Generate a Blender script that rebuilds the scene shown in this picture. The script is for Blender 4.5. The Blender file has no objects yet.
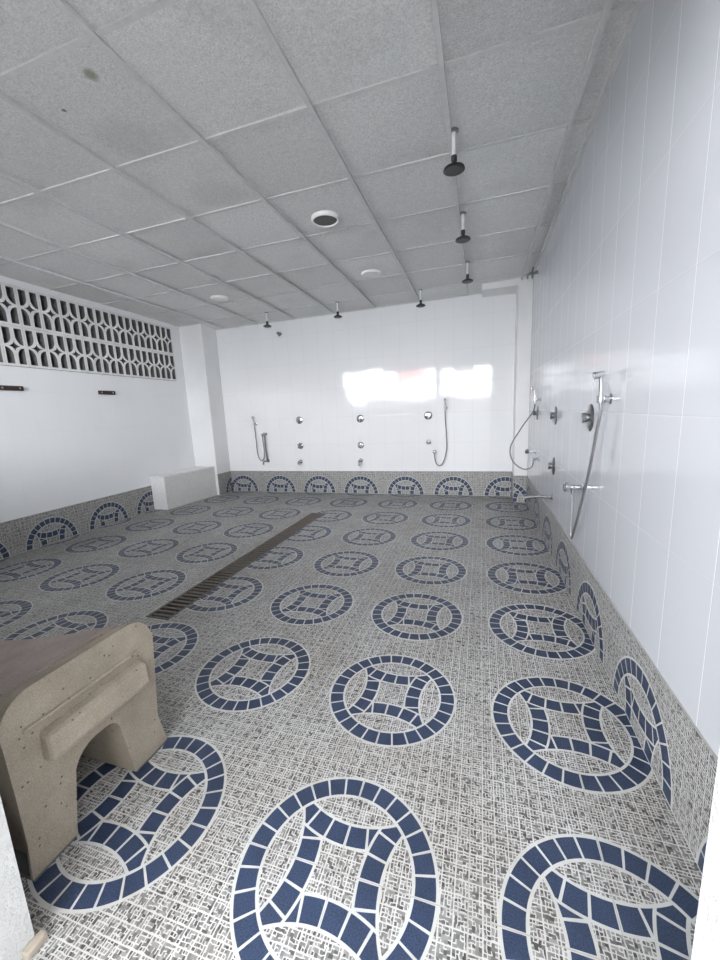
import bpy, bmesh, math, random
from mathutils import Vector, Matrix
random.seed(7)
PI = math.pi
S = bpy.context.scene
COL = S.collection

# ------------------------------------------------------------------ node helper
class X:
    """a socket (or number) with arithmetic that adds Math nodes"""
    def __init__(s, t, v): s.t, s.v = t, v
    def op(s, o, *a):
        n = s.t.nodes.new('ShaderNodeMath'); n.operation = o
        for i, q in enumerate((s,) + a):
            q = q.v if isinstance(q, X) else q
            if isinstance(q, (int, float)): n.inputs[i].default_value = q
            else: s.t.links.new(q, n.inputs[i])
        return X(s.t, n.outputs[0])
    def __add__(s, o): return s.op('ADD', o)
    def __sub__(s, o): return s.op('SUBTRACT', o)
    def __mul__(s, o): return s.op('MULTIPLY', o)
    def __truediv__(s, o): return s.op('DIVIDE', o)
    def __lt__(s, o): return s.op('LESS_THAN', o)
    def __gt__(s, o): return s.op('GREATER_THAN', o)
    def fract(s): return s.op('FRACT')
    def floor(s): return s.op('FLOOR')
    def abs(s): return s.op('ABSOLUTE')
    def sqrt(s): return s.op('SQRT')
    def mx(s, o): return s.op('MAXIMUM', o)
    def mn(s, o): return s.op('MINIMUM', o)
    def inv(s): return X(s.t, 1.0).op('SUBTRACT', s)

def hyp(a, b): return (a*a + b*b).sqrt()

def new_mat(name, color=(.8, .8, .8), rough=.5, metal=0.0, spec=.5):
    m = bpy.data.materials.new(name); m.use_nodes = True
    b = m.node_tree.nodes['Principled BSDF']
    b.inputs['Base Color'].default_value = (*color, 1)
    b.inputs['Roughness'].default_value = rough
    b.inputs['Metallic'].default_value = metal
    b.inputs['Specular IOR Level'].default_value = spec
    return m, m.node_tree, b

def position(t):
    g = t.nodes.new('ShaderNodeNewGeometry'); s = t.nodes.new('ShaderNodeSeparateXYZ')
    t.links.new(g.outputs['Position'], s.inputs[0])
    return g, [X(t, s.outputs[i]) for i in range(3)]

def comb(t, a, b, c=0.0):
    n = t.nodes.new('ShaderNodeCombineXYZ')
    for i, q in enumerate((a, b, c)):
        q = q.v if isinstance(q, X) else q
        if isinstance(q, (int, float)): n.inputs[i].default_value = q
        else: t.links.new(q, n.inputs[i])
    return n.outputs[0]

def noise(t, vec, scale, detail=3, rough=.55):
    n = t.nodes.new('ShaderNodeTexNoise'); n.inputs['Scale'].default_value = scale
    n.inputs['Detail'].default_value = detail; n.inputs['Roughness'].default_value = rough
    t.links.new(vec, n.inputs['Vector'])
    return X(t, n.outputs['Fac'])

def ramp(t, x, lo, hi, a=0.0, b=1.0):
    n = t.nodes.new('ShaderNodeMapRange'); n.clamp = True
    t.links.new(x.v, n.inputs[0])
    for i, v in zip((1, 2, 3, 4), (lo, hi, a, b)): n.inputs[i].default_value = v
    return X(t, n.outputs[0])

def mix(t, f, a, b, mode='MIX'):
    n = t.nodes.new('ShaderNodeMix'); n.data_type = 'RGBA'; n.blend_type = mode
    for i, q in ((0, f), (6, a), (7, b)):
        q = q.v if isinstance(q, X) else q
        if isinstance(q, (int, float)): n.inputs[i].default_value = q
        elif isinstance(q, tuple): n.inputs[i].default_value = (*q, 1)
        else: t.links.new(q, n.inputs[i])
    return n.outputs[2]

def grey(t, x):
    n = t.nodes.new('ShaderNodeCombineColor')
    for i in range(3): t.links.new(x.v, n.inputs[i])
    return n.outputs[0]

def bump(t, b, h, strength, dist=.01):
    n = t.nodes.new('ShaderNodeBump'); n.inputs['Strength'].default_value = strength
    n.inputs['Distance'].default_value = dist
    t.links.new(h.v if isinstance(h, X) else h, n.inputs['Height'])
    t.links.new(n.outputs[0], b.inputs['Normal'])

# ------------------------------------------------------------------ materials
P, RAD = .669, .263          # spacing and radius of the blue rings in the tiling

def mosaic(name, ax, dirt=1.0, shift=0.0):
    """stone-pattern tile with blue mosaic rings; ax = which world axes run across the surface"""
    m, t, b = new_mat(name, rough=.42)
    g, p = position(t)
    u, v = p[ax[0]] + shift, p[ax[1]]
    vec = comb(t, u, v, 0.0)
    pu = ((u/P + .5).fract() - .5)*(P/RAD)
    pv = ((v/P + .5).fract() - .5)*(P/RAD)
    rho = hyp(pu, pv)
    ang = pv.op('ARCTAN2', pu)/(2*PI)
    inring = (rho < 1.0)*(rho > .77)
    seg = (ang*28 + .5).fract()
    gap = ((seg - .5).abs() < .058)
    au, av = pu.abs(), pv.abs()
    dx, dy = hyp(au - 1.5, pv), hyp(av - 1.5, pu)
    dm = dx.mn(dy)
    inside = rho < .77
    band = inside*(dm > 1.04)*(dm < 1.27)
    quad = (pu*pv) > 0.0                       # the bands weave over and under in turn
    ax_ = pv.op('ARCTAN2', (au*-1.0) + 1.5); ay_ = pu.op('ARCTAN2', (av*-1.0) + 1.5)
    lx = (((ax_/.19 + .5).fract() - .5).abs() < .06)*(dx < 1.27)*(dx > 1.04)*quad.mx(dy > 1.27)
    ly = (((ay_/.19 + .5).fract() - .5).abs() < .06)*(dy < 1.27)*(dy > 1.04)*quad.inv().mx(dx > 1.27)
    e1 = (dm - 1.04).abs() < .015
    e2 = (((dx - 1.27).abs() < .014)*(quad.mx(dy > 1.27))).mx(((dy - 1.27).abs() < .014)*(quad.inv().mx(dx > 1.27)))*(dm > 1.04)
    lines = inside*(e1.mx(e2).mx(lx).mx(ly))
    lines = lines.mx(((rho - 1.0).abs() < .016).mx((rho - .77).abs() < .016)).mx(inring*gap)
    blue = inring.mx(band)
    # crackle ground
    # broken key pattern: a fine grid whose edges are drawn here and there
    wob = noise(t, vec, 60, 2)
    U, V = u/.00836 + (wob - .5)*1.1, v/.00836 + (noise(t, comb(t, v, u, 3.0), 60, 2) - .5)*1.1
    wn = t.nodes.new('ShaderNodeTexWhiteNoise'); wn.noise_dimensions = '2D'
    t.links.new(comb(t, U.floor(), V.floor()), wn.inputs['Vector'])
    sc = t.nodes.new('ShaderNodeSeparateColor'); t.links.new(wn.outputs['Color'], sc.inputs[0])
    r1, r2, rnd = (X(t, sc.outputs[k]) for k in range(3))
    cells = ramp(t, rnd, 0, 1, .04, .27)
    crack = ((U.fract() < .29)*(r1 > .36)).mx((V.fract() < .29)*(r2 > .36))*.52
    gl = ((u/.03345 + .5).fract() - .5).abs().mn(((v/.03345 + .5).fract() - .5).abs())
    glw = ramp(t, gl, .03, .065, .54, 0.0)
    base = cells.mx(crack).mx(glw)
    tint = mix(t, 1.0, grey(t, base), (1.0, .985, .955), 'MULTIPLY')
    sp = noise(t, vec, 280, 3, .8)
    bl = mix(t, ramp(t, sp, .35, .68), (.011, .019, .045), (.050, .076, .145))
    c = mix(t, blue, tint, bl)
    c = mix(t, lines, c, (.50, .505, .49))
    # tile joints on the quarter tiles
    j = ((u/(P/2) + .5).fract() - .5).abs().mn(((v/(P/2) + .5).fract() - .5).abs())
    jm = j < .0042
    if ax[1] == 2: c = mix(t, v < .005, c, (.60, .60, .58))      # pale bead along the floor
    c = mix(t, jm, c, (.40, .39, .37))
    # worn-in dirt
    n1 = noise(t, vec, 2.1, 5, .62); n2 = noise(t, vec, 11, 4, .7)
    d = ramp(t, n1*.65 + n2*.35, .40, .62)*(.55*dirt)
    c = mix(t, d, c, mix(t, 1.0, c, (.60, .55, .50), 'MULTIPLY'))
    t.links.new(c, b.inputs['Base Color'])
    t.links.new(ramp(t, n2, .3, .7, .34, .52).v, b.inputs['Roughness'])
    bump(t, b, base.mx(lines*.6) - jm*.5, .12, .002)
    return m

def wall_tile(name, ax, u0=0.0, grout=(.60, .61, .62), rough=.10, uv=(.238, .40), z0=.3345, tilt=.012, line=.0024, upright=None, tone=(.83, .835, .845)):
    m, t, b = new_mat(name, (.80, .81, .83), rough)
    g, p = position(t)
    u, v = p[ax] - u0, p[2] - z0
    fu, fv = (u/uv[0]).fract(), (v/uv[1]).fract()
    du = (fu.mn(fu.inv()))*uv[0]; dv = (fv.mn(fv.inv()))*uv[1]
    e = du.mn(dv)
    wn = t.nodes.new('ShaderNodeTexWhiteNoise'); wn.noise_dimensions = '2D'
    t.links.new(comb(t, (u/uv[0]).floor(), (v/uv[1]).floor()), wn.inputs['Vector'])
    jm = e < line*.5
    lv = noise(t, comb(t, u, v), 1.4, 3)
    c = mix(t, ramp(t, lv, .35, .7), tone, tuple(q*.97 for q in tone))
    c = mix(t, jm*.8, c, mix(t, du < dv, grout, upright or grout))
    t.links.new(c, b.inputs['Base Color'])
    t.links.new((jm*.5 + rough).v, b.inputs['Roughness'])
    # every tile is laid with its own very small tilt, and is slightly wavy
    sub = t.nodes.new('ShaderNodeVectorMath'); sub.operation = 'SUBTRACT'; sub.inputs[1].default_value = (.5, .5, .5)
    t.links.new(wn.outputs['Color'], sub.inputs[0])
    scl = t.nodes.new('ShaderNodeVectorMath'); scl.operation = 'SCALE'; scl.inputs['Scale'].default_value = tilt
    t.links.new(sub.outputs[0], scl.inputs[0])
    add = t.nodes.new('ShaderNodeVectorMath'); add.operation = 'ADD'
    t.links.new(g.outputs['Normal'], add.inputs[0]); t.links.new(scl.outputs[0], add.inputs[1])
    nn = t.nodes.new('ShaderNodeVectorMath'); nn.operation = 'NORMALIZE'; t.links.new(add.outputs[0], nn.inputs[0])
    bn = t.nodes.new('ShaderNodeBump'); bn.inputs['Strength'].default_value = .10; bn.inputs['Distance'].default_value = .01
    t.links.new((ramp(t, e, 0, .004) + noise(t, comb(t, u, v), 9, 2)*.35).v, bn.inputs['Height'])
    t.links.new(nn.outputs[0], bn.inputs['Normal'])
    t.links.new(bn.outputs[0], b.inputs['Normal'])
    return m

def plaster(name, col, rough=.6, scale=60, strength=.25, dist=.004):
    m, t, b = new_mat(name, col, rough)
    g, p = position(t)
    n = noise(t, g.outputs['Position'], scale, 5, .65)
    c = mix(t, ramp(t, noise(t, g.outputs['Position'], 2.2, 3), .35, .7), col, tuple(q*.93 for q in col))
    t.links.new(c, b.inputs['Base Color'])
    bump(t, b, n, strength, dist)
    return m

STAINS = [(-1.85, .70, .035, .6, .7, (.22, .19, .13)), (-2.13, .79, .012, .5, .8, (.12, .10, .08)), (-2.02, 1.05, .20, .5, .22, (.36, .36, .355)), (-1.93, 1.62, .20, .4, .2, (.40, .40, .395))]
def panel_mat():
    m, t, b = new_mat('ceiling_board', (.5, .5, .5), .85, spec=.2)
    g, p = position(t)
    pos = g.outputs['Position']
    n = noise(t, pos, 125, 4, .75)
    n2 = noise(t, pos, 42, 2, .6)
    h = n*.8 + n2*.2
    c = mix(t, ramp(t, h, .36, .64), (.66, .66, .655), (.96, .96, .955))
    stain = ramp(t, noise(t, pos, 1.9, 3, .6), .56, .74)
    c = mix(t, stain*.35, c, mix(t, 1.0, c, (.70, .69, .66), 'MULTIPLY'))
    # every board has aged to its own tone
    wn = t.nodes.new('ShaderNodeTexWhiteNoise'); wn.noise_dimensions = '2D'
    t.links.new(comb(t, ((p[0]+1.684)/.5996).floor(), ((p[1]-.585)/.5996).floor()), wn.inputs['Vector'])
    c = mix(t, 1.0, c, grey(t, ramp(t, X(t, wn.outputs['Value']), 0, 1, .86, 1.0)), 'MULTIPLY')
    # damp patches and small rusty marks
    for x0, y0, r0, soft, k, col in STAINS:
        dd = hyp(p[0] - x0, p[1] - y0) + (n2 - .5)*r0*.5
        c = mix(t, ramp(t, dd, r0*(1-soft), r0, k, 0.0), c, col)
    t.links.new(c, b.inputs['Base Color'])
    bump(t, b, h, .9, .008)
    return m

def concrete(name, a, bb):
    m, t, b = new_mat(name, a, .72)
    g, p = position(t)
    pos = g.outputs['Position']
    n = noise(t, pos, 6, 5, .65); f = noise(t, pos, 260, 3, .75)
    c = mix(t, ramp(t, n, .35, .68), a, bb)
    c = mix(t, ramp(t, f, .36, .62)*.8, c, mix(t, 1.0, c, (.62, .60, .57), 'MULTIPLY'))
    v = t.nodes.new('ShaderNodeTexVoronoi'); v.inputs['Scale'].default_value = 38
    t.links.new(pos, v.inputs['Vector'])
    sc = t.nodes.new('ShaderNodeSeparateColor'); t.links.new(v.outputs['Color'], sc.inputs[0])
    pit = (X(t, v.outputs['Distance']) < .12)*(X(t, sc.outputs[0]) > .6)
    c = mix(t, pit*.85, c, (.06, .055, .05))
    t.links.new(c, b.inputs['Base Color'])
    bump(t, b, f*.5 + n*.8 - pit*.8, .35, .004)
    return m

def metal(name, col, rough, met=1.0):
    m, t, b = new_mat(name, col, rough, met)
    g, p = position(t)
    t.links.new(ramp(t, noise(t, g.outputs['Position'], 70, 3), .3, .7, rough*.75, rough*1.5).v, b.inputs['Roughness'])
    return m

def plain(name, col, rough=.45, var=.12):
    m, t, b = new_mat(name, col, rough)
    g, p = position(t)
    c = mix(t, ramp(t, noise(t, g.outputs['Position'], 25, 4), .3, .7), col, tuple(q*(1-var) for q in col))
    t.links.new(c, b.inputs['Base Color'])
    return m

M = dict(
    floor=mosaic('floor_mosaic', (0, 1)),
    dado_x=mosaic('skirting_mosaic_across', (0, 2), .3),
    dado_y=mosaic('skirting_mosaic_along', (1, 2), .3),
    dado_left=mosaic('skirting_mosaic_left', (1, 2), .2, .055),
    tile_back=wall_tile('glazed_tile_back', 0, -.657, rough=.07),
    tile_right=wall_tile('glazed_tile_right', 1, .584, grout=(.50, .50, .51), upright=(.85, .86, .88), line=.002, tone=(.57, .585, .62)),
    tile_left=wall_tile('glazed_tile_left', 1, .1, grout=(.74, .75, .76), rough=.30, tilt=.004, line=.0018),
    paint=plaster('white_paint', (.80, .80, .80), .55, 30, .08),
    stucco=plaster('rough_white_plaster', (.58, .58, .57), .75, 85, .9, .008),
    board=panel_mat(),
    tbar=plain('ceiling_bar_paint', (.70, .70, .70), .8),
    grey_tile=plain('grey_box_tile', (.68, .675, .65), .35),
    white_tile=plain('white_box_tile', (.80, .80, .80), .3),
    block=plaster('white_block_paint', (.74, .74, .73), .7, 70, .35),
    block_inner=plaster('dark_block_inner', (.17, .17, .165), .9, 70, .35),
    concrete=concrete('bench_concrete', (.41, .355, .29), (.30, .255, .205)),
    seat=concrete('bench_seat_concrete', (.46, .375, .35), (.34, .28, .26)),
    chrome=metal('chrome', (.62, .63, .65), .14),
    dull=metal('dull_chrome', (.30, .30, .31), .30),
    hose=metal('steel_hose', (.20, .20, .205), .4),
    bright_hose=metal('bright_hose', (.42, .42, .43), .4),
    iron=metal('drain_iron', (.15, .13, .115), .5, .5),
    dark=plain('black_plastic', (.022, .022, .024), .4),
    face=plain('dark_spray_face', (.045, .045, .047), .5),
    pipe=plain('white_pipe', (.88, .88, .87), .35, .05),
    rim=plain('white_plastic', (.90, .91, .90), .4, .05),
    lens=plain('frosted_lens', (.84, .85, .84), .4, .05),
    grill=plain('dark_fitting', (.10, .105, .10), .6),
    wood=plain('dark_brown_wood', (.045, .026, .020), .5, .3),
    screw=metal('screw_metal', (.5, .5, .5), .35),
    trim=plaster('beige_trim', (.38, .33, .27), .6, 60, .3),
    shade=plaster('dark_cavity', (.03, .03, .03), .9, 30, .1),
    redroof=plaster('red_roof_paint', (.62, .16, .11), .7, 20, .3),
    ground=plaster('outdoor_paving', (.42, .41, .39), .8, 25, .3),
)

# ------------------------------------------------------------------ mesh helpers
def link(name, bm, mat, parent=None, smooth=False, bevel=0.0, angle=40):
    me = bpy.data.meshes.new(name)
    bmesh.ops.recalc_face_normals(bm, faces=bm.faces)
    if smooth:
        for f in bm.faces: f.smooth = True
    bm.to_mesh(me); bm.free()
    if smooth:
        me.set_sharp_from_angle(angle=math.radians(angle))
    for mm in (mat if isinstance(mat, (list, tuple)) else [mat]): me.materials.append(mm)
    o = bpy.data.objects.new(name, me); COL.objects.link(o)
    if parent is not None: o.parent = parent
    if bevel:
        md = o.modifiers.new('bevel', 'BEVEL'); md.width = bevel; md.segments = 2; md.limit_method = 'ANGLE'
    return o

def box(bm, a, b, mi=0):
    x0, y0, z0 = a; x1, y1, z1 = b
    v = [bm.verts.new(q) for q in ((x0,y0,z0),(x1,y0,z0),(x1,y1,z0),(x0,y1,z0),(x0,y0,z1),(x1,y0,z1),(x1,y1,z1),(x0,y1,z1))]
    for f in ((0,3,2,1),(4,5,6,7),(0,1,5,4),(1,2,6,5),(2,3,7,6),(3,0,4,7)):
        bm.faces.new([v[i] for i in f]).material_index = mi

def boxes(*bs):
    bm = bmesh.new()
    for q in bs: box(bm, *q)
    return bm

def frame_to(d):
    d = Vector(d).normalized()
    return d.to_track_quat('Z', 'Y').to_matrix()

def lathe(bm, prof, at=(0,0,0), axis=(0,0,1), n=28):
    """prof: (radius, height) pairs turned about axis"""
    R = frame_to(axis); at = Vector(at); rings = []
    for r, h in prof:
        if r < 1e-6: rings.append([bm.verts.new(at + R @ Vector((0, 0, h)))])
        else: rings.append([bm.verts.new(at + R @ Vector((r*math.cos(2*PI*k/n), r*math.sin(2*PI*k/n), h))) for k in range(n)])
    for A, B in zip(rings, rings[1:]):
        for k in range(n):
            k2 = (k+1) % n
            if len(A) == 1 and len(B) == 1: continue
            if len(A) == 1: bm.faces.new((A[0], B[k], B[k2]))
            elif len(B) == 1: bm.faces.new((A[k], A[k2], B[0]))
            else: bm.faces.new((A[k], A[k2], B[k2], B[k]))
    return bm

def catmull(pts, n=10):
    pts = [Vector(p) for p in pts]; q = [pts[0]*2 - pts[1]] + pts + [pts[-1]*2 - pts[-2]]
    out = []
    for i in range(1, len(q)-2):
        a, b, c, d = q[i-1:i+3]
        for k in range(n):
            s = k/n
            out.append(.5*((2*b) + (c-a)*s + (2*a-5*b+4*c-d)*s*s + (3*b-a-3*c+d)*s**3))
    return out + [pts[-1]]

def tube(bm, pts, r, n=12, ridge=0.0):
    pts = [Vector(p) for p in pts]; rings = []; N = len(pts)
    up = None
    for i, p in enumerate(pts):
        d = (pts[min(i+1, N-1)] - pts[max(i-1, 0)]).normalized()
        if up is None:
            up = d.orthogonal().normalized()
        up = (up - d*up.dot(d)).normalized(); s = d.cross(up)
        rr = (r[i] if isinstance(r, (list, tuple)) else r) * (1 + (ridge if i % 2 else 0))
        rings.append([bm.verts.new(p + rr*(up*math.cos(2*PI*k/n) + s*math.sin(2*PI*k/n))) for k in range(n)])
    for A, B in zip(rings, rings[1:]):
        for k in range(n): bm.faces.new((A[k], A[(k+1)%n], B[(k+1)%n], B[k]))
    bm.faces.new(rings[0][::-1]); bm.faces.new(rings[-1])
    return bm

def structure(name, bm, mat, parent=None, **k):
    o = link(name, bm, mat, parent, **k)
    if parent is None: o['kind'] = 'structure'
    return o

def tag(o, label, cat, group=None):
    o['label'] = label; o['category'] = cat
    if group: o['group'] = group
    return o

def thing(name, label, cat, loc=(0,0,0), rz=0, group=None):
    o = bpy.data.objects.new(name, None); o.empty_display_size = .05; COL.objects.link(o)
    o.location = loc; o.rotation_euler = (0, 0, rz)
    return tag(o, label, cat, group)

def dup(root, loc, rz=0, label=None):
    r = root.copy(); COL.objects.link(r); r.location = loc; r.rotation_euler = (0, 0, rz)
    if label: r['label'] = label
    for ch in list(root.children):
        c = ch.copy(); COL.objects.link(c); c.parent = r
        for g in list(ch.children):
            d = g.copy(); COL.objects.link(d); d.parent = c
    return r

# ------------------------------------------------------------------ the room
XL, XR, YB, YF, H = -4.55, .232, 4.60, -.32, 2.609
DH = P/2                                    # height of the mosaic skirting
DR = (-2.285, -2.115, .945, 3.43)           # drain opening in the floor: x0 x1 y0 y1
SL = -.040                                   # the left wall is not quite square to the back wall
def xl(y): return XL + .03 + SL*(y - 1.2)
def slant(*bs):
    bm = boxes(*bs)
    for v in bm.verts: v.co.x += xl(v.co.y) - XL
    return bm
structure('floor', boxes(((XL-.3, -.47, -.12), (DR[0], YB+.2, 0)), ((DR[1], -.47, -.12), (XR+.2, YB+.2, 0)),
    ((DR[0], -.47, -.12), (DR[1], DR[2], 0)), ((DR[0], DR[3], -.12), (DR[1], YB+.2, 0))), M['floor'])
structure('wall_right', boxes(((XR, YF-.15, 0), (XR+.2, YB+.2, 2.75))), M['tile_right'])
structure('wall_back', boxes(((XL-.4, YB, 0), (XR, YB+.2, 2.75))), M['tile_back'])
# left wall: solid below and around the pierced block screen
SY0, SY1, SZ0, SZ1 = -.21, 4.08, 1.765, 2.522
structure('wall_left', slant(((XL-.2, YF-.15, 0), (XL, YB, SZ0)), ((XL-.2, YF-.15, SZ1), (XL, YB, 2.75)),
    ((XL-.2, YF-.15, SZ0), (XL, SY0, SZ1)), ((XL-.2, SY1, SZ0), (XL, YB, SZ1))), M['tile_left'])
# dark space behind the screen, its shade put into near-black colour
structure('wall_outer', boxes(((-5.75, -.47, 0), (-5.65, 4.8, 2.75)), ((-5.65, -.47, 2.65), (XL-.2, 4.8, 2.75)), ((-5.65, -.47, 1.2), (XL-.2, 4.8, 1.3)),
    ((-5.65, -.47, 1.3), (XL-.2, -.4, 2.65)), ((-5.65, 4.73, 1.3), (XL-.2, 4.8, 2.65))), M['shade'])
# front wall with the doorway the photo is taken through and a long opening beside it
DX0, DX1, DZ = -1.298, -.080, 2.12
WX0, WX1, WZ0, WZ1 = -3.9, -1.45, 1.30, 2.25
structure('wall_front', boxes(((XL-.2, YF-.15, 0), (WX0, YF, 2.75)), ((WX0, YF-.15, 0), (WX1, YF, WZ0)), ((WX0, YF-.15, WZ1), (WX1, YF, 2.75)),
    ((WX1, YF-.15, 0), (DX0, YF, 2.75)), ((DX0, YF-.15, DZ), (DX1, YF, 2.75)), ((DX1, YF-.15, 0), (XR+.2, YF, 2.75))), M['stucco'])
structure('trim_1', boxes(((DX0, YF-.03, 0), (DX0+.022, YF+.014, .022))), M['trim'], bevel=.004)
# pillars in the back corners and the short beam
PLX, PLY = -4.245, 4.26
structure('pillar', boxes(((xl(4.5), PLY, 0), (PLX, YB, 2.75))), M['paint'], bevel=.006)
PRX, PRY = .080, 4.27
structure('pillar_right', boxes(((PRX, PRY, 0), (XR, YB, 2.75))), M['paint'], bevel=.006)
structure('beam', boxes(((-.315, PRY, 2.525), (PRX, YB, 2.75))), M['paint'], bevel=.005)
# mosaic skirting
T = .006
structure('baseboard_right', boxes(((XR-T, YF, 0), (XR, PRY, DH))), M['dado_y'])
structure('baseboard_back', boxes(((PLX, YB-T, 0), (PRX, YB, DH))), M['dado_x'])
structure('baseboard_left', slant(((XL, YF, 0), (XL+T, 3.32, DH))), M['dado_left'])
structure('baseboard_pillar', boxes(((PLX, PLY, 0), (PLX+T, YB-T, DH))), M['dado_y'])
structure('baseboard_corner', boxes(((PRX-T, PRY-T, 0), (PRX, YB-T, DH))), M['dado_y'])
structure('baseboard_corner_front', boxes(((PRX, PRY-T, 0), (XR-T, PRY, DH))), M['dado_x'])

# suspended ceiling: boards sagging a little in a grid of bars
GX, GY, GP = -1.684, .585, .5996
def ceil_z(x, y): return H + .007*(x - XR) - .035*max(0, (y - 3)/1.6)**4
def drape(bm):
    for v in bm.verts: v.co.z += ceil_z(v.co.x, v.co.y) - H
bm = bmesh.new()
xs = [GX + GP*k for k in range(-5, 4)]; ys = [GY + GP*k for k in range(-2, 8)]
xs = [XL-.1] + [x for x in xs if XL-.08 < x < XR-.02] + [XR]
ys = [YF] + [y for y in ys if YF+.05 < y < YB-.02] + [YB]
N = 8
for x0, x1 in zip(xs, xs[1:]):
    for y0, y1 in zip(ys, ys[1:]):
        sag = random.uniform(.004, .013) * min(1, (x1-x0)/.5, (y1-y0)/.5)
        tx, ty = random.uniform(-.003, .003), random.uniform(-.003, .003)
        g = [[None]*(N+1) for _ in range(N+1)]
        for i in range(N+1):
            for j in range(N+1):
                a, b = i/N, j/N
                z = H + .007 - sag*(1-(2*a-1)**2)**1.2*(1-(2*b-1)**2)**1.2 + tx*(a-.5) + ty*(b-.5)
                g[i][j] = bm.verts.new((x0 + .004 + (x1-x0-.008)*a, y0 + .004 + (y1-y0-.008)*b, z))
        for i in range(N):
            for j in range(N):
                bm.faces.new((g[i][j], g[i][j+1], g[i+1][j+1], g[i+1][j])).smooth = True
drape(bm)
box(bm, (XL-.4, YF-.15, 2.66), (XR+.2, YB+.2, 2.75))
me = bpy.data.meshes.new('ceiling'); bm.to_mesh(me); bm.free(); me.materials.append(M['board'])
ceil = bpy.data.objects.new('ceiling', me); COL.objects.link(ceil); ceil['kind'] = 'structure'
bm = bmesh.new()
w = .011
for x in xs[1:-1]: box(bm, (x-w, YF, H-.0005), (x+w, YB, H+.02))
for i, y in enumerate(ys[1:-1]):
    for x0, x1 in zip(xs, xs[1:]):
        dz = random.uniform(-.0015, .001)
        box(bm, (x0+w+.001, y-w, H+.0005+dz*.5), (x1-w-.001, y+w, H+.02))
box(bm, (XR-.02, YF, H-.0005), (XR, YB, H+.02))
box(bm, (XL, YB-.02, H-.0005), (XR, YB, H+.02)); box(bm, (XL, YF, H-.0005), (XR, YF+.02, H+.02))
drape(bm)
structure('ceiling_grid', bm, M['tbar'], ceil)

# ------------------------------------------------------------------ pierced block screen
def block_mesh(w, h, d):
    """one concrete block: frame, four bowed slots and a four-pointed star between them"""
    cu = bpy.data.curves.new('c', 'CURVE'); cu.dimensions = '2D'; cu.fill_mode = 'BOTH'; cu.extrude = d/2; cu.resolution_u = 1
    def poly(pts):
        s = cu.splines.new('POLY'); s.points.add(len(pts)-1); s.use_cyclic_u = True
        for q, p in zip(s.points, pts): q.co = (p[0], p[1], 0, 1)
    e = .0005
    poly([(-w/2+e, -h/2+e), (w/2-e, -h/2+e), (w/2-e, h/2-e), (-w/2+e, h/2-e)])
    fx, fy = w/2 - .019, h/2 - .024            # inner edge of the frame
    c0 = .019                                  # half of the middle bar
    A = [PI/2*k/10 for k in range(11)]
    slot = [(fx, fy), (c0, fy)] + [(c0 + (fx-c0)*(1-math.cos(a)), .035*h + .21*h*(1-math.sin(a))) for a in A]
    for sx in (1, -1):
        for sy in (1, -1): poly([(sx*x, sy*y) for x, y in slot])
    q = [(.30*w*(1-math.cos(a)), .135*h*(1-math.sin(a))) for a in A]
    poly(q + [(x, -y) for x, y in q[-2::-1]] + [(-x, -y) for x, y in q[1:]] + [(-x, y) for x, y in q[-2:0:-1]])
    o = bpy.data.objects.new('c', cu); COL.objects.link(o)
    dg = bpy.context.evaluated_depsgraph_get(); me = bpy.data.meshes.new_from_object(o.evaluated_get(dg))
    bpy.data.objects.remove(o); me.name = 'breeze_block'
    me.materials.clear(); me.materials.append(M['block']); me.materials.append(M['block_inner'])
    for p in me.polygons: p.material_index = 0 if abs(p.normal.z) > .5 else 1     # darker material on the faces inside the openings
    return me
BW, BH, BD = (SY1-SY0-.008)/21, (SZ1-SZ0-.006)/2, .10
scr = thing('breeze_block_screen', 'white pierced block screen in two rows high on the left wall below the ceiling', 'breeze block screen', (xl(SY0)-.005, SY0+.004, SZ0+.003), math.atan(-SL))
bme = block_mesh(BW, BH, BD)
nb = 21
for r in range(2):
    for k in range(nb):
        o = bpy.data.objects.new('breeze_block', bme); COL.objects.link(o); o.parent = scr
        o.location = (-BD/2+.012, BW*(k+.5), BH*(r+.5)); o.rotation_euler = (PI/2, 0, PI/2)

# ------------------------------------------------------------------ tiled box in the left corner
bx = thing('corner_box', 'low white tiled box seat against the left wall, in front of the corner pillar', 'box', (-4.44, 3.8, 0))
def quad_prism(q, z0, z1):
    bm = bmesh.new(); A = [bm.verts.new((x+4.44, y-3.8, z0)) for x, y in q]; B = [bm.verts.new((x+4.44, y-3.8, z1)) for x, y in q]
    for k in range(4): bm.faces.new((A[k], A[(k+1)%4], B[(k+1)%4], B[k]))
    bm.faces.new(A[::-1]); bm.faces.new(B); return bm
q = [(xl(3.32)+.002, 3.32), (-4.372, 3.32), (-4.295, 4.257), (xl(4.257)+.002, 4.257)]
link('box_body', quad_prism(q, 0, .448), M['white_tile'], bx, bevel=.003)
link('top_slab', quad_prism([(q[0][0], 3.315), (-4.369, 3.315), (-4.291, 4.257), q[3]], .448, .462), M['white_tile'], bx, bevel=.003)
link('side_facing', quad_prism([(-4.3725, 3.324), (-4.366, 3.323), (-4.289, 4.256), (-4.2955, 4.256)], .002, .446), M['grey_tile'], bx)

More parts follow.
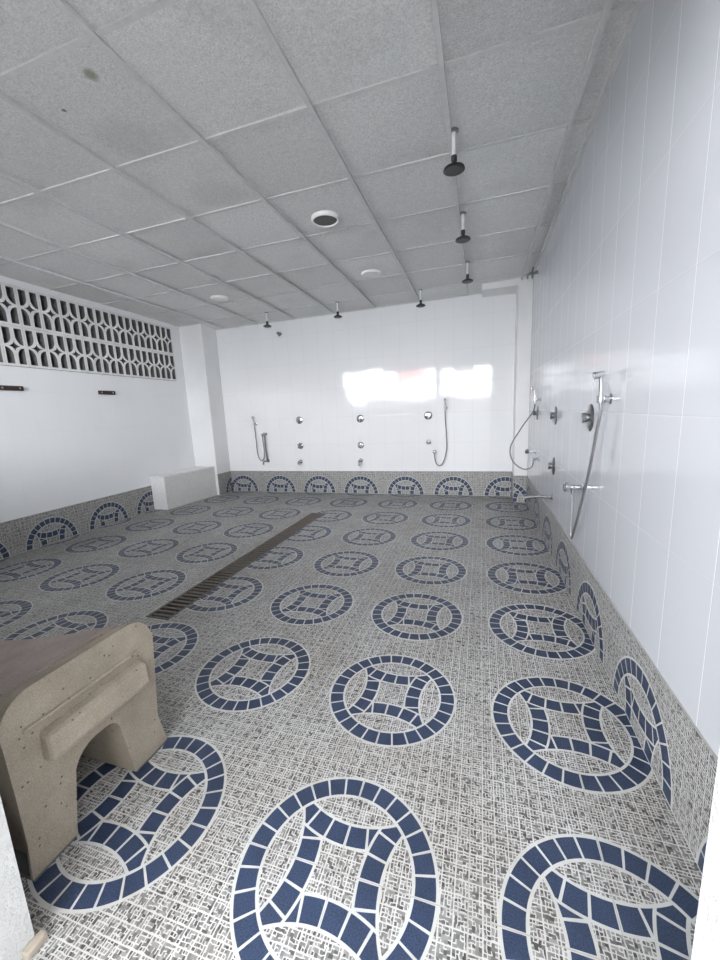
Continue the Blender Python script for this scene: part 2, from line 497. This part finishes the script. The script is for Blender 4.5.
# ------------------------------------------------------------------ drain
dr = thing('floor_drain', 'long dark metal grating over the floor drain channel', 'drain', ((DR[0]+DR[1])/2, (DR[2]+DR[3])/2, 0))
hx, hy = (DR[1]-DR[0])/2 - .001, (DR[3]-DR[2])/2 - .001
link('channel', boxes(((-hx, -hy, -.10), (hx, hy, -.092)), ((-hx, -hy, -.092), (-hx+.004, hy, -.03)), ((hx-.004, -hy, -.092), (hx, hy, -.03))), M['shade'], dr)
link('grate_frame', boxes(((-hx, -hy, -.03), (-hx+.012, hy, .004)), ((hx-.012, -hy, -.03), (hx, hy, .004)), ((-hx+.012, -hy, -.03), (hx-.012, -hy+.012, .004)), ((-hx+.012, hy-.012, -.03), (hx-.012, hy, .004))), M['iron'], dr)
bm = bmesh.new(); y = -hy + .03
while y < hy - .02:
    box(bm, (-hx+.012, y, -.026), (hx-.012, y+.020, .002)); y += .044
link('grating', bm, M['iron'], dr)

# ------------------------------------------------------------------ concrete bench by the doorway
BX, BYC = -1.43, -.01
LEN, HW = 1.86, .23
def ztop(d):                                # seat height along its length: high ends, dished middle
    s = (d - LEN/2)/(LEN/2)
    return .325 + .20*abs(s)**1.5
bm = bmesh.new(); rings = []
NX = 40
for i in range(NX+1):
    d = LEN*i/NX; zt = ztop(d)
    prof = []
    ny = 10
    edge = .0 if 0 < i < NX else .0
    left = [(-HW, .012), (-HW+.006, .12), (-HW+.004, .26), (-HW, zt-.085)]
    rc = .085
    corner = [(-HW + rc*(1-math.cos(PI/2*k/8)), zt - rc + rc*math.sin(PI/2*k/8)) for k in range(1, 9)]
    topm = [(-HW + rc + (2*HW-2*rc)*k/8, zt) for k in range(1, 8)]
    half = left + corner
    ring = half + topm + [(-y, z) for y, z in half[::-1]]
    ring[-1] = (HW+.002, .012); ring[-2] = (HW-.022, .13); ring[-3] = (HW-.012, .25); ring[-4] = (HW+.006, zt-.085)
    rings.append([bm.verts.new((-d, y, z)) for y, z in ring])
for A, B in zip(rings, rings[1:]):
    n = len(A)
    for k in range(n): bm.faces.new((A[k], A[(k+1)%n], B[(k+1)%n], B[k]))
bm.faces.new(rings[0]); bm.faces.new(rings[-1][::-1])
me = bpy.data.meshes.new('body'); bmesh.ops.recalc_face_normals(bm, faces=bm.faces); bm.to_mesh(me); bm.free()
body = bpy.data.objects.new('body', me); COL.objects.link(body)
def arch(y0, y1, z1, length, rc):
    pts = [(y0, -.05), (y0+.004, .03)] + [(y0+.026+rc*(1-math.cos(PI/2*k/8)), z1-rc+rc*math.sin(PI/2*k/8)) for k in range(9)] + \
          [(y1-.03-.5*rc*(1-math.sin(PI/2*k/8)) , z1-.5*rc*(1-math.cos(PI/2*k/8))) if False else (y1-.03-.6*rc+.6*rc*math.sin(PI/2*k/8), z1-.6*rc+.6*rc*math.cos(PI/2*k/8)) for k in range(9)] + [(y1+.005, -.05)]
    b2 = bmesh.new()
    A = [b2.verts.new((.1, y, z)) for y, z in pts]; B = [b2.verts.new((-length, y, z)) for y, z in pts]
    n = len(A)
    for k in range(n): b2.faces.new((A[k], A[(k+1)%n], B[(k+1)%n], B[k]))
    b2.faces.new(A[::-1]); b2.faces.new(B)
    bmesh.ops.recalc_face_normals(b2, faces=b2.faces)
    m2 = bpy.data.meshes.new('cut'); b2.to_mesh(m2); b2.free()
    o = bpy.data.objects.new('cut', m2); COL.objects.link(o); return o
c1 = arch(-.112, .095, .252, LEN-.25, .075)
c2 = arch(-.018, .85, .30, .5, .17)          # hollow in the long side by the wall
for v in c2.data.vertices: v.co.y = max(v.co.y, .009)
c2.rotation_euler = (0, 0, PI/2); c2.location = (0, -.29, 0)
for c in (c1, c2):
    md = body.modifiers.new('b', 'BOOLEAN'); md.operation = 'DIFFERENCE'; md.object = c; md.solver = 'EXACT'
bpy.context.view_layer.update()
dg = bpy.context.evaluated_depsgraph_get()
nm = bpy.data.meshes.new_from_object(body.evaluated_get(dg))
for o in (body, c1, c2): bpy.data.objects.remove(o)
bench = thing('concrete_bench', 'worn beige concrete bench with arched legs and reddish seat on the mosaic floor', 'bench', (BX, BYC, 0))
bm = bmesh.new(); bm.from_mesh(nm)
link('bench_body', bm, M['concrete'], bench, smooth=True, bevel=.012, angle=35)
# dished seat surface, redder than the rest
bm = bmesh.new(); g = []
for i in range(31):
    d = .075 + (LEN-.15)*i/30
    g.append([(bm.verts.new((-d, -HW+.06+(2*HW-.12)*j/8, ztop(d)+.004)), bm.verts.new((-d, -HW+.06+(2*HW-.12)*j/8, ztop(d)-.012))) for j in range(9)])
for i in range(30):
    for j in range(8):
        bm.faces.new((g[i][j][0], g[i][j+1][0], g[i+1][j+1][0], g[i+1][j][0])); bm.faces.new((g[i][j][1], g[i+1][j][1], g[i+1][j+1][1], g[i][j+1][1]))
for i in range(30):
    for j in (0, 8): bm.faces.new((g[i][j][0], g[i+1][j][0], g[i+1][j][1], g[i][j][1]))
for j in range(8):
    for i in (0, 30): bm.faces.new((g[i][j][0], g[i][j][1], g[i][j+1][1], g[i][j+1][0]))
so = link('seat', bm, M['seat'], bench, smooth=True); so['label'] = 'reddish brown dished seat surface'
for a, b in ((-HW+.004, -.115), (.10, HW-.004)):
    link('foot_shadow_strip', boxes(((-.30, a, 0), (-.004, b, .0125))), M['grill'], bench)  # dark strip under each leg, painted in for the shadow gap
# bar along the end face
bm = boxes(((-.01, -.152, .290), (.042, .172, .392)))
for v in bm.verts:
    if v.co.x > 0 and v.co.z > .35: v.co.z -= .012; v.co.x -= .006
    if v.co.x > 0 and v.co.z < .35: v.co.z += .014
link('end_bar', bm, M['concrete'], bench, bevel=.014)
link('groove_lip', boxes(((-.01, -.185, .412), (.009, .165, .424))), M['concrete'], bench, bevel=.004)

# ------------------------------------------------------------------ ceiling fittings
def ceiling_shower(label):
    t = thing('ceiling_shower', label, 'shower', (0, 0, H), 0, 'ceiling shower heads')
    link('pipe', lathe(bmesh.new(), [(0, .0), (.0105, .0), (.0105, -.125), (0, -.125)]), M['pipe'], t, True)
    link('flange', lathe(bmesh.new(), [(.0112, .0), (.024, -.001), (.024, -.006), (.014, -.010), (.0112, -.010)]), M['dull'], t, True)
    h = link('shower_head', lathe(bmesh.new(), [(0, -.118), (.015, -.118), (.016, -.140), (.012, -.146), (.017, -.156), (.036, -.166), (.054, -.176), (.056, -.184), (.050, -.186), (0, -.186)]), M['dark'], t, True)
    link('spray_face', lathe(bmesh.new(), [(0, -.1855), (.046, -.1862), (.044, -.190), (0, -.190)]), M['face'], h, True)
    return t
sh = ceiling_shower('largest-looking black ceiling shower head on white pipe, farthest from the back wall')
sh.location = (-.461, 1.592, ceil_z(-.461, 1.592))
for (x, y), l in zip(((-.454, 2.50), (-.454, 3.516), (-1.013, 4.16), (-2.072, 4.16), (-3.095, 4.16)),
    ('black ceiling shower head on white pipe, the middle one along the right wall',
     'black ceiling shower head on white pipe nearest the short corner beam, along right wall',
     'black ceiling shower head on the back wall row, nearest the corner beam',
     'black ceiling shower head, the middle one of the row along the back wall',
     'black ceiling shower head near the dark pipe stub on the back wall')):
    dup(sh, (x, y, ceil_z(x, y)), random.uniform(0, 6), l)

dl = thing('ceiling_downlight', 'round ceiling fitting with white ring and dark open centre', 'ceiling fitting', (-1.414, 2.157, ceil_z(-1.414, 2.157) - .009), 0, 'round ceiling fittings')
link('ring', lathe(bmesh.new(), [(.086, .016), (.100, .016), (.102, -.006), (.097, -.015), (.090, -.016), (.086, -.010), (.086, .016)], n=40), M['rim'], dl, True)
link('dark_core', lathe(bmesh.new(), [(0, .002), (.0865, .002), (.0865, -.006), (0, -.008)], n=40), M['grill'], dl, True)
fl = thing('ceiling_downlight', 'white round flat ceiling light, closer to the corner beam', 'ceiling fitting', (-1.404, 3.373, ceil_z(-1.404, 3.373) - .009), 0, 'round ceiling fittings')
link('ring', lathe(bmesh.new(), [(.084, .016), (.100, .016), (.102, -.006), (.094, -.016), (.084, -.016)], n=40), M['rim'], fl, True)
link('lens', lathe(bmesh.new(), [(0, .002), (.0845, .002), (.0845, -.014), (0, -.018)], n=40), M['lens'], fl, True)
dup(fl, (-3.245, 3.365, ceil_z(-3.245, 3.365) - .009), 0, 'white round flat ceiling light, closer to the pierced block screen')

# ------------------------------------------------------------------ wall fittings; local frame: y comes out of the wall, z up
def valve(label, cross=False, r=.056, k=1.0, lever=True):
    t = thing('shower_valve', label, 'shower valve', (0, 0, 0), 0, 'shower valves on the walls')
    link('wall_plate', lathe(bmesh.new(), [(0, 0), (r, 0), (r, .004), (r*.88, .010), (r*.55, .015), (0, .016)], axis=(0, 1, 0)), M['chrome' if lever else 'dull'], t, True)  # without a lever, the dull colour stands in for a dark reflection
    link('hub', lathe(bmesh.new(), [(0, .015), (.020, .015), (.019, .015+.015*k), (.023, .015+.019*k), (.023, .015+.033*k), (.018, .015+.040*k), (0, .015+.042*k)], axis=(0, 1, 0)), M['dull'], t, True)
    bm = bmesh.new()
    if cross:
        for a in (PI/4, 3*PI/4, 5*PI/4, 7*PI/4):
            tube(bm, [(.012*math.cos(a), .041, .012*math.sin(a)), (.040*math.cos(a), .041, .040*math.sin(a))], [.007, .0085], 10)
    elif not lever:
        lathe(bm, [(0, .015+.034*k), (.024, .015+.035*k), (.027, .015+.045*k), (.024, .015+.07*k), (0, .015+.074*k)], axis=(0, 1, 0), n=8)
    else:
        tube(bm, [(.0, .015+.029*k, -.010), (.004, .015+.033*k, -.030), (.006, .015+.038*k, -.046)], [.008, .007, .006], 10)
    link('handle', bm, M['dull'], t, True)
    return t
def spout(label, L=.13, down=.035):
    t = thing('bath_spout', label, 'spout', (0, 0, 0), 0, 'low spouts on the walls')
    link('flange', lathe(bmesh.new(), [(0, 0), (.028, 0), (.028, .005), (.018, .012), (0, .012)], axis=(0, 1, 0)), M['dull'], t, True)
    pts = catmull([(0, .008, 0), (0, L*.5, .002), (0, L*.88, -.004), (0, L, -down)], 8)
    link('nozzle', tube(bmesh.new(), pts, [.0125 + .004*(i/len(pts)) for i in range(len(pts))], 14), M['dull'], t, True)
    return t
def small_knob(label, r=.03):
    t = thing('stop_valve', label, 'stop valve', (0, 0, 0), 0, 'stop valves on the walls')
    link('wall_plate', lathe(bmesh.new(), [(0, 0), (r, 0), (r, .005), (r*.7, .010), (0, .010)], axis=(0, 1, 0)), M['chrome'], t, True)
    link('stem', lathe(bmesh.new(), [(0, .009), (.011, .009), (.011, .075), (0, .075)], axis=(0, 1, 0)), M['chrome'], t, True)
    link('handle', lathe(bmesh.new(), [(0, .070), (.020, .070), (.024, .078), (.022, .100), (.014, .106), (0, .106)], axis=(0, 1, 0), n=8), M['dull'], t, True)
    return t
def hand_shower(label, head, hang, outlet, hose_pts, name='hand_shower', hose_r=.0065, n=14, out=.055, knob=False, hm='hose'):
    """head: holder spot on the wall, outlet: hose connection on the wall, hose_pts: course of the hose"""
    t = thing(name, label, 'hand shower', (0, 0, 0), 0, 'hand showers on hooks')
    hx, hz = head; q = out
    bm = lathe(bmesh.new(), [(0, 0), (.024, 0), (.024, .006), (.014, .010), (.013, q-.008), (0, q-.008)], at=(hx, 0, hz), axis=(0, 1, 0))
    link('wall_hook', lathe(bm, [(.0125, -.016), (.017, -.016), (.017, .016), (.0125, .016), (.0125, -.016)], at=(hx, q, hz)), M['chrome'], t, True)
    bm = tube(bmesh.new(), [(hx, q-.002, hz-.045), (hx, q, hz-.01), (hx, q+.002, hz+.03), (hx, q+.004, hz+.075), (hx, q+.008, hz+.105)], [.008, .0105, .0095, .0085, .010], 14)
    hs = link('handset', bm, M['chrome'], t, True)
    link('spray_head', lathe(bmesh.new(), [(0, -.017), (.012, -.016), (.0145, -.010), (.0155, .018), (.017, .023), (.016, .028), (0, .028)], at=(hx, q+.008, hz+.108), axis=(0, 1, -.2)), M['chrome'], hs, True)
    link('trigger', tube(bmesh.new(), [(hx, q+.030, hz+.088), (hx, q+.034, hz+.070), (hx, q+.031, hz+.048)], .002, 8), M['dull'], hs, True)
    ox, oz = outlet
    bm = lathe(bmesh.new(), [(0, 0), (.026, 0), (.026, .005), (.013, .010), (.012, .05), (.015, .052), (.015, .068), (0, .070)], at=(ox, 0, oz), axis=(0, 1, 0))
    if knob: lathe(bm, [(0, .060), (.010, .060), (.010, .066), (.024, .070), (.028, .078), (.028, .094), (.020, .101), (0, .101)], at=(ox, 0, oz), axis=(0, 1, 0), n=20)
    link('outlet_elbow', tube(bm, [(ox, .054, oz), (ox, .054, oz-.034)], [.011, .0095], 12), M['chrome'], t, True)
    pts = catmull([(hx, q-.002, hz-.040)] + hose_pts + [(ox, .054, oz-.03)], n)
    link('hose', tube(bmesh.new(), pts, hose_r, 10), M[hm], t, True)
    return t

def on_back(o, x, z): o.location = (x, YB+.003, z); o.rotation_euler = (0, 0, PI)
def on_right(o, y, z): o.location = (XR+.003, y, z); o.rotation_euler = (0, 0, PI/2)
RB, RR = PI, PI/2

v1 = valve('chrome shower valve on the back wall, upper one above the stubby spout'); on_back(v1, -2.935, 1.112)
dup(v1, (-1.970, YB+.003, 1.098), RB, 'chrome shower valve on the back wall, upper one above the bent spout')
dup(v1, (-1.000, YB+.003, 1.104), RB, 'chrome shower valve on the back wall beside the single long hose')
v2 = valve('cross handled chrome shower valve on the back wall, just above the stubby spout', True, .048); on_back(v2, -2.945, .724)
dup(v2, (-1.980, YB+.003, .716), RB, 'cross handled chrome shower valve on the back wall, just above the bent spout')
v3 = valve('dark-looking chrome shower valve on the right wall beside the nearest hand shower', False, .072, .40, False); on_right(v3, 1.555, 1.105)
dup(v3, (XR+.003, 2.55, 1.095), RR, 'dark-looking chrome shower valve on the right wall, upper of the pair above the long spout')
dup(v3, (XR+.003, 2.55, .705), RR, 'dark-looking chrome shower valve on the right wall, just above the long low spout')
dup(v3, (XR+.003, 3.58, 1.10), RR, 'dark-looking chrome shower valve on the right wall behind the looped hose, nearest the corner')
k1 = small_knob('small chrome stop valve on the back wall below the single valve'); on_back(k1, -1.0, .745)
dup(k1, (XR+.003, 3.60, .705), RR, 'chrome stop valve on the right wall above the end of the looped hose')
s1 = spout('stubby spout low on the back wall under two valves', .10, .03); on_back(s1, -2.955, .485)
s2 = spout('bent spout low on the back wall with a downturned end', .12, .07); on_back(s2, -1.985, .495)
s3 = spout('long straight spout low on the right wall just above the skirting', .21, .012); on_right(s3, 2.56, .452)

# back wall hand showers (local x runs towards -x in the room)
h = hand_shower('hand shower on the back wall with one long hose drooping to a low outlet', (0, -.065), 0, (.148, -.66),
    [(.0, .045, -.19), (-.012, .035, -.40), (-.015, .035, -.62), (.03, .04, -.80), (.085, .045, -.845), (.13, .05, -.80)])
on_back(h, -.770, 1.265)
h = hand_shower('hand shower on the back wall nearest the left corner, hose looping up again', (0, 0), 0, (-.125, -.165),
    [(.0, .045, -.12), (.002, .035, -.30), (.0, .035, -.45), (-.03, .038, -.545), (-.075, .042, -.575), (-.12, .045, -.53), (-.135, .05, -.42), (-.13, .054, -.28)])
on_back(h, -3.690, 1.08)
# straight hose from the holder down to the low tap
t = thing('wall_tap', 'tap low on the back wall with a straight hose hanging from a knob above it', 'tap', (-3.525, YB+.003, .50), PI)
link('body', tube(lathe(bmesh.new(), [(0, 0), (.028, 0), (.028, .006), (.015, .012), (.015, .06), (0, .062)], axis=(0, 1, 0)), [(0, .045, 0), (.05, .065, -.01), (.06, .065, -.055)], .012, 12), M['dull'], t, True)
link('knob', lathe(bmesh.new(), [(0, 0), (.022, 0), (.022, .006), (.013, .01), (.013, .05), (.024, .052), (.024, .07), (0, .072)], at=(.0, 0, .42), axis=(0, 1, 0)), M['dull'], t, True)
link('hose', tube(bmesh.new(), [(.004, .05, .41), (.0, .05, .2), (-.012, .05, .01)], .012, 10), M['hose'], t, True)
# pipe stub high on the back wall
t = thing('pipe_stub', 'short dark capped pipe stub high on the back wall under the ceiling', 'pipe', (-3.141, YB+.003, 2.375), PI)
link('pipe', lathe(bmesh.new(), [(0, 0), (.022, 0), (.022, .006), (.015, .01), (.015, .055), (.021, .058), (.021, .08), (0, .08)], axis=(0, 1, 0)), M['dull'], t, True)
link('cap', tube(bmesh.new(), [(0, .066, 0), (-.012, .07, -.04)], .012, 10), M['dull'], t, True)

# right wall (local x runs towards +y in the room)
h = hand_shower('large chrome hand spray on the right wall, its hose hanging in a narrow loop', (0, 0), 0, (.39, -.475),
    [(.02, .044, -.12), (.12, .046, -.36), (.27, .050, -.62), (.345, .052, -.735), (.362, .055, -.762), (.376, .057, -.72), (.385, .055, -.60)], hose_r=.007, out=.042, knob=True, hm='bright_hose')
on_right(h, 1.232, 1.195)
h = hand_shower('hand shower on the right wall near the corner with hose looping out wide', (0, 0), 0, (-.02, -.575),
    [(.02, .07, -.12), (.05, .17, -.28), (.07, .26, -.46), (.05, .24, -.60), (.0, .15, -.675), (-.02, .075, -.66)])
on_right(h, 3.35, 1.235)
t = thing('pipe_stub', 'small dark tap stub high on the right wall under the ceiling', 'pipe', (XR+.003, 3.86, 2.515), PI/2)
link('pipe', lathe(bmesh.new(), [(0, 0), (.024, 0), (.024, .006), (.012, .01), (.012, .085), (0, .085)], axis=(0, 1, 0)), M['dull'], t, True)
link('handle', tube(bmesh.new(), [(0, .055, -.05), (0, .062, 0), (0, .050, .055)], .008, 10), M['dull'], t, True)
link('nozzle', tube(bmesh.new(), [(0, .08, 0), (0, .10, -.012), (0, .102, -.05)], .0095, 10), M['dull'], t, True)

# hook bars on the left wall
hb = thing('wall_hook_bar', 'short dark brown bar on the left wall, closer to the corner box', 'hook bar', (xl(2.85), 2.85, 1.555), -PI/2, 'dark bars on the left wall')
link('bar', boxes(((-.105, 0, -.022), (.105, .028, .022))), M['wood'], hb, bevel=.006)
for x in (-.07, .075):
    link('screw', lathe(bmesh.new(), [(0, .027), (.009, .027), (.008, .031), (0, .032)], at=(x, 0, 0), axis=(0, 1, 0)), M['screw'], hb, True)
dup(hb, (xl(1.825), 1.825, 1.56), -PI/2, 'short dark brown bar on the left wall, farther from the corner box')

# ------------------------------------------------------------------ outside the doorway
structure('pavement', boxes(((-9, -9, -.2), (5, -.47, -.01))), M['ground'])
structure('yard_parapet_and_blockers', boxes(((-9, -2.75, -.01), (.1, -2.6, 1.56)), ((.1, -2.75, -.01), (5, -2.6, 2.62)), ((.75, -2.6, -.01), (.9, -.48, 2.62)), ((-5.0, -2.6, -.01), (-4.85, -.48, 2.62))), M['paint'])  # parapet, plus unseen walls added to cut light from both sides
structure('wall_neighbour', boxes(((-5.6, -9.3, -.01), (-3.6, -8.4, 2.9)), ((-2.9, -9.3, -.01), (-1.2, -8.4, 2.55))), M['paint'])
structure('roof_neighbour', boxes(((-4.0, -8.5, 2.7), (-2.7, -7.9, 3.25))), M['redroof'])
structure('added_canopy', boxes(((-9, -2.75, 2.62), (5, -.48, 2.75))), M['paint'])  # unseen canopy added to dim the doorway and even out the daylight

# ------------------------------------------------------------------ daylight
W = bpy.data.worlds.new('World'); S.world = W; W.use_nodes = True
bg = W.node_tree.nodes['Background']
bg.inputs['Color'].default_value = (.93, .96, 1.0, 1); bg.inputs['Strength'].default_value = 17.5
def portal(name, x0, x1, z0, z1, y):
    l = bpy.data.lights.new(name, 'AREA'); l.shape = 'RECTANGLE'; l.size = x1-x0; l.size_y = z1-z0
    l.cycles.is_portal = True
    o = bpy.data.objects.new(name, l); COL.objects.link(o)
    o.location = ((x0+x1)/2, y, (z0+z1)/2); o.rotation_euler = (PI/2, 0, 0)   # faces +y, into the room
portal('walkway_daylight', -4.85, .1, 1.56, 2.62, -2.6)

# ------------------------------------------------------------------ camera
yaw, pit, rol = -0.3079961443, 0.1737893538, 0.0460579002
f = Vector((math.sin(yaw)*math.cos(pit), math.cos(yaw)*math.cos(pit), -math.sin(pit)))
r = Vector((math.cos(yaw), -math.sin(yaw), 0)); d = f.cross(r)
R_ = r*math.cos(rol) + d*math.sin(rol); D_ = d*math.cos(rol) - r*math.sin(rol)
cam = bpy.data.cameras.new('Camera'); cam.sensor_fit = 'VERTICAL'; cam.sensor_height = 24.0
cam.lens = 24.0*384.463/960; cam.clip_start = .02
co = bpy.data.objects.new('Camera', cam); COL.objects.link(co)
mw = Matrix((R_, -D_, -f)).transposed().to_4x4()
mw.translation = Vector((-.4712923, -1.1179828, 1.7734326))*.669
co.matrix_world = mw
S.camera = co
S.view_settings.view_transform = 'Standard'; S.view_settings.look = 'None'
S.view_settings.gamma = 1.0; S.view_settings.use_curve_mapping = False
S.view_settings.exposure = 0.84
S.cycles.max_bounces = 10; S.cycles.diffuse_bounces = 7; S.cycles.glossy_bounces = 4
S.cycles.sample_clamp_indirect = 8
